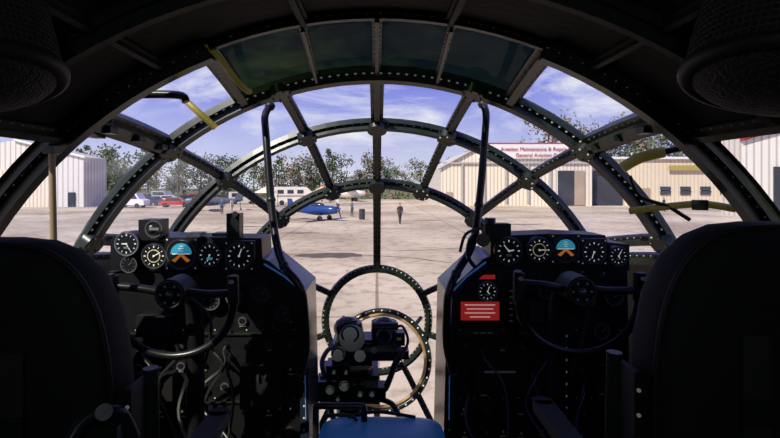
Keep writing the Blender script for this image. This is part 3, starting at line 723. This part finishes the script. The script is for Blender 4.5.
airplane((W(345,96),96,0),math.radians(15),9,9,WHITE,WHITE,PO,True)

# people
SK=mat('skin',(.45,.26,.18),.6); HAIR=mat('hair_dark',(.03,.02,.015),.8)
def person(loc,rz,shirt,trou,h=1.76,stride=.12,bend=0.0):
    k=h/1.76
    V=[(0,0,.95),(0,0,1.15),(0,.0,1.38),(0,0,1.50),(0,.01,1.56),
       (.10,0,.90),(.11,stride,.50),(.12,stride*1.3,.09),(.12,stride*1.3-.14,.04),
       (-.10,0,.90),(-.11,-stride*.6,.50),(-.12,-stride*1.2,.09),(-.12,-stride*1.2-.14,.04),
       (.19,0,1.42),(.25,.03,1.14),(.24,-.07,.90),(.24,-.09,.82),
       (-.19,0,1.42),(-.25,.03,1.14),(-.24,-.07,.90),(-.24,-.09,.82)]
    E=[(0,1),(1,2),(2,3),(3,4),(0,5),(5,6),(6,7),(7,8),(0,9),(9,10),(10,11),(11,12),(2,13),(13,14),(14,15),(15,16),(2,17),(17,18),(18,19),(19,20)]
    Rr=[.14,.135,.15,.065,.06,.095,.065,.045,.04,.095,.065,.045,.04,.07,.05,.035,.035,.07,.05,.035,.035]
    me=bpy.data.meshes.new('body'); me.from_pydata([(a*k,b*k,c*k) for a,b,c in V],E,[]); o=bpy.data.objects.new('tmp_body',me); bpy.context.scene.collection.objects.link(o)
    sk=o.modifiers.new('skin','SKIN')
    for i,r_ in enumerate(Rr):
        sv=me.skin_vertices[0].data[i]; sv.radius=(r_*k,r_*.8*k if i<3 else r_*k)
    me.skin_vertices[0].data[0].use_root=True
    sb=o.modifiers.new('sub','SUBSURF'); sb.levels=2; sb.render_levels=2
    dg=bpy.context.evaluated_depsgraph_get(); nm=bpy.data.meshes.new_from_object(o.evaluated_get(dg)); bpy.data.objects.remove(o)
    mb=MB()
    for m_ in (shirt,trou,SK,BLK2): mb.mi(m_)
    mb.v=[tuple(v.co) for v in nm.vertices]
    for p in nm.polygons:
        c=p.center/k
        m_=trou if c.z<.98 and abs(c.x)<.2 else shirt
        if c.z>1.49: m_=SK
        if abs(c.x)>.19 and c.z<.9 : m_=SK
        if c.z<.08: m_=BLK2
        mb.f.append(list(p.vertices)); mb.m.append(mb.mi(m_)); mb.s.append(True)
    hc=Vector((0,-.01,1.65))*k
    mb.sph(hc,(.078*k,.095*k,.115*k),SK,14); mb.sph(hc+Vector((0,.02,.03))*k,(.086*k,.098*k,.105*k),HAIR,14)
    mb.sph(hc+Vector((0,-.098,-.01))*k,(.012*k,.02*k,.02*k),SK,6)
    for s_ in(-1,1):
        mb.sph(hc+Vector((s_*.03,-.088,.008))*k,.011*k,BLK2,6); mb.sph(hc+Vector((s_*.08,0,0))*k,(.012*k,.02*k,.03*k),SK,6)
        hb=Vector((s_*.24,-.09,.82))
        for j in range(4): 
            dy=-.03+.02*j; mb.tube([(hb+Vector((0,dy,0)))*k,(hb+Vector((s_*-.005,dy-.006,-.05)))*k,(hb+Vector((s_*-.02,dy-.012,-.085+.006*abs(j-1.5))))*k],.0095*k,SK,6)
        mb.tube([(hb+Vector((0,-.03,.0)))*k,(hb+Vector((-s_*.01,-.06,-.05)))*k],.010*k,SK,6)
    mb.box(hc+Vector((0,-.09,-.05))*k,(.035*k,.01*k,.008*k),REDT)
    ob=mb.obj('person'); ob.location=loc; ob.rotation_euler=(0,0,rz)
DS=mat('shirt_dark',(.035,.04,.045),.8); DT=mat('trousers_dark',(.05,.05,.06),.8); WS=mat('shirt_white',(.6,.6,.62),.8); BSH=mat('shirt_blue',(.06,.12,.3),.8); KH=mat('trousers_khaki',(.3,.24,.15),.8)
person((W(400,40.6),40.6,0),.4,DS,DT,1.78)
person((W(352,50),50,0),2.0,BSH,DT,1.72,.05)
person((W(232,56),56,0),1.2,WS,KH,1.75,.1); person((W(192,58),58,0),-1,DS,KH,1.75,.1); person((W(338,60),60,0),0,WS,DT); person((W(222,54),54,0),.5,BSH,DT)
person((W(664,60),60,0),.5,DS,DT)
mb=MB(); x=W(362,46); mb.cyl((x,46,0),(x,46,1.0),.28,DARKD,n=18)
for zz in(.02,.33,.66,.98): mb.torus((x,46,zz),(0,0,1),.285,.015,STEEL,20,6)
mb.obj('oil_drum')

# ---------------------------------------------------------------- sky, sun
w=bpy.data.worlds.new('sky'); bpy.context.scene.world=w; w.use_nodes=True; nt=w.node_tree; nt.nodes.clear(); L=nt.links.new
o=nt.nodes.new('ShaderNodeOutputWorld'); bg=nt.nodes.new('ShaderNodeBackground'); tc=nt.nodes.new('ShaderNodeTexCoord'); sp=nt.nodes.new('ShaderNodeSeparateXYZ')
r=nt.nodes.new('ShaderNodeValToRGB'); e=r.color_ramp.elements; e[0].position=0; e[0].color=(.78,.80,.94,1); e[1].position=.9; e[1].color=(.06,.09,.50,1)
x=e.new(.09); x.color=(.54,.58,.91,1); x=e.new(.20); x.color=(.24,.28,.83,1); x=e.new(.36); x.color=(.13,.16,.68,1)
n=nt.nodes.new('ShaderNodeTexNoise'); n.inputs['Scale'].default_value=3.6; n.inputs['Detail'].default_value=9; n.inputs['Roughness'].default_value=.64; n.inputs['Distortion'].default_value=.5
mp=nt.nodes.new('ShaderNodeMapping'); mp.inputs['Scale'].default_value=(1,1,3.0); cr=nt.nodes.new('ShaderNodeValToRGB'); cr.color_ramp.elements[0].position=.50; cr.color_ramp.elements[1].position=.66; cr.color_ramp.elements[0].color=(0,0,0,1); cr.color_ramp.elements[1].color=(.9,.9,.9,1)
mx=nt.nodes.new('ShaderNodeMixRGB'); mx.inputs[2].default_value=(.95,.95,1.0,1)
L(tc.outputs['Generated'],sp.inputs[0]); L(sp.outputs['Z'],r.inputs[0]); L(tc.outputs['Generated'],mp.inputs[0]); L(mp.outputs[0],n.inputs['Vector']); L(n.outputs['Fac'],cr.inputs[0]); L(cr.outputs[0],mx.inputs[0]); L(r.outputs[0],mx.inputs[1]); L(mx.outputs[0],bg.inputs[0]); bg.inputs[1].default_value=.95; L(bg.outputs[0],o.inputs[0])
sl=bpy.data.lights.new('sun','SUN'); sl.energy=5.2; sl.angle=.009; sl.color=(1,.93,.80); so=bpy.data.objects.new('sun',sl); bpy.context.scene.collection.objects.link(so)
so.rotation_euler=Vector((.50,.55,-.67)).to_track_quat('-Z','Y').to_euler(); so.location=(-20,-20,40)

cam=bpy.data.cameras.new('camera'); co=bpy.data.objects.new('camera',cam); bpy.context.scene.collection.objects.link(co)
co.location=(0,0,ZC); co.rotation_euler=(math.pi/2,0,0); cam.sensor_width=36; cam.lens=36*F/780; cam.shift_x=(390-CX)/780; cam.shift_y=-(219-HY)/780; cam.clip_start=.02; cam.clip_end=1000
bpy.context.scene.camera=co
bpy.context.scene.view_settings.view_transform='Standard'
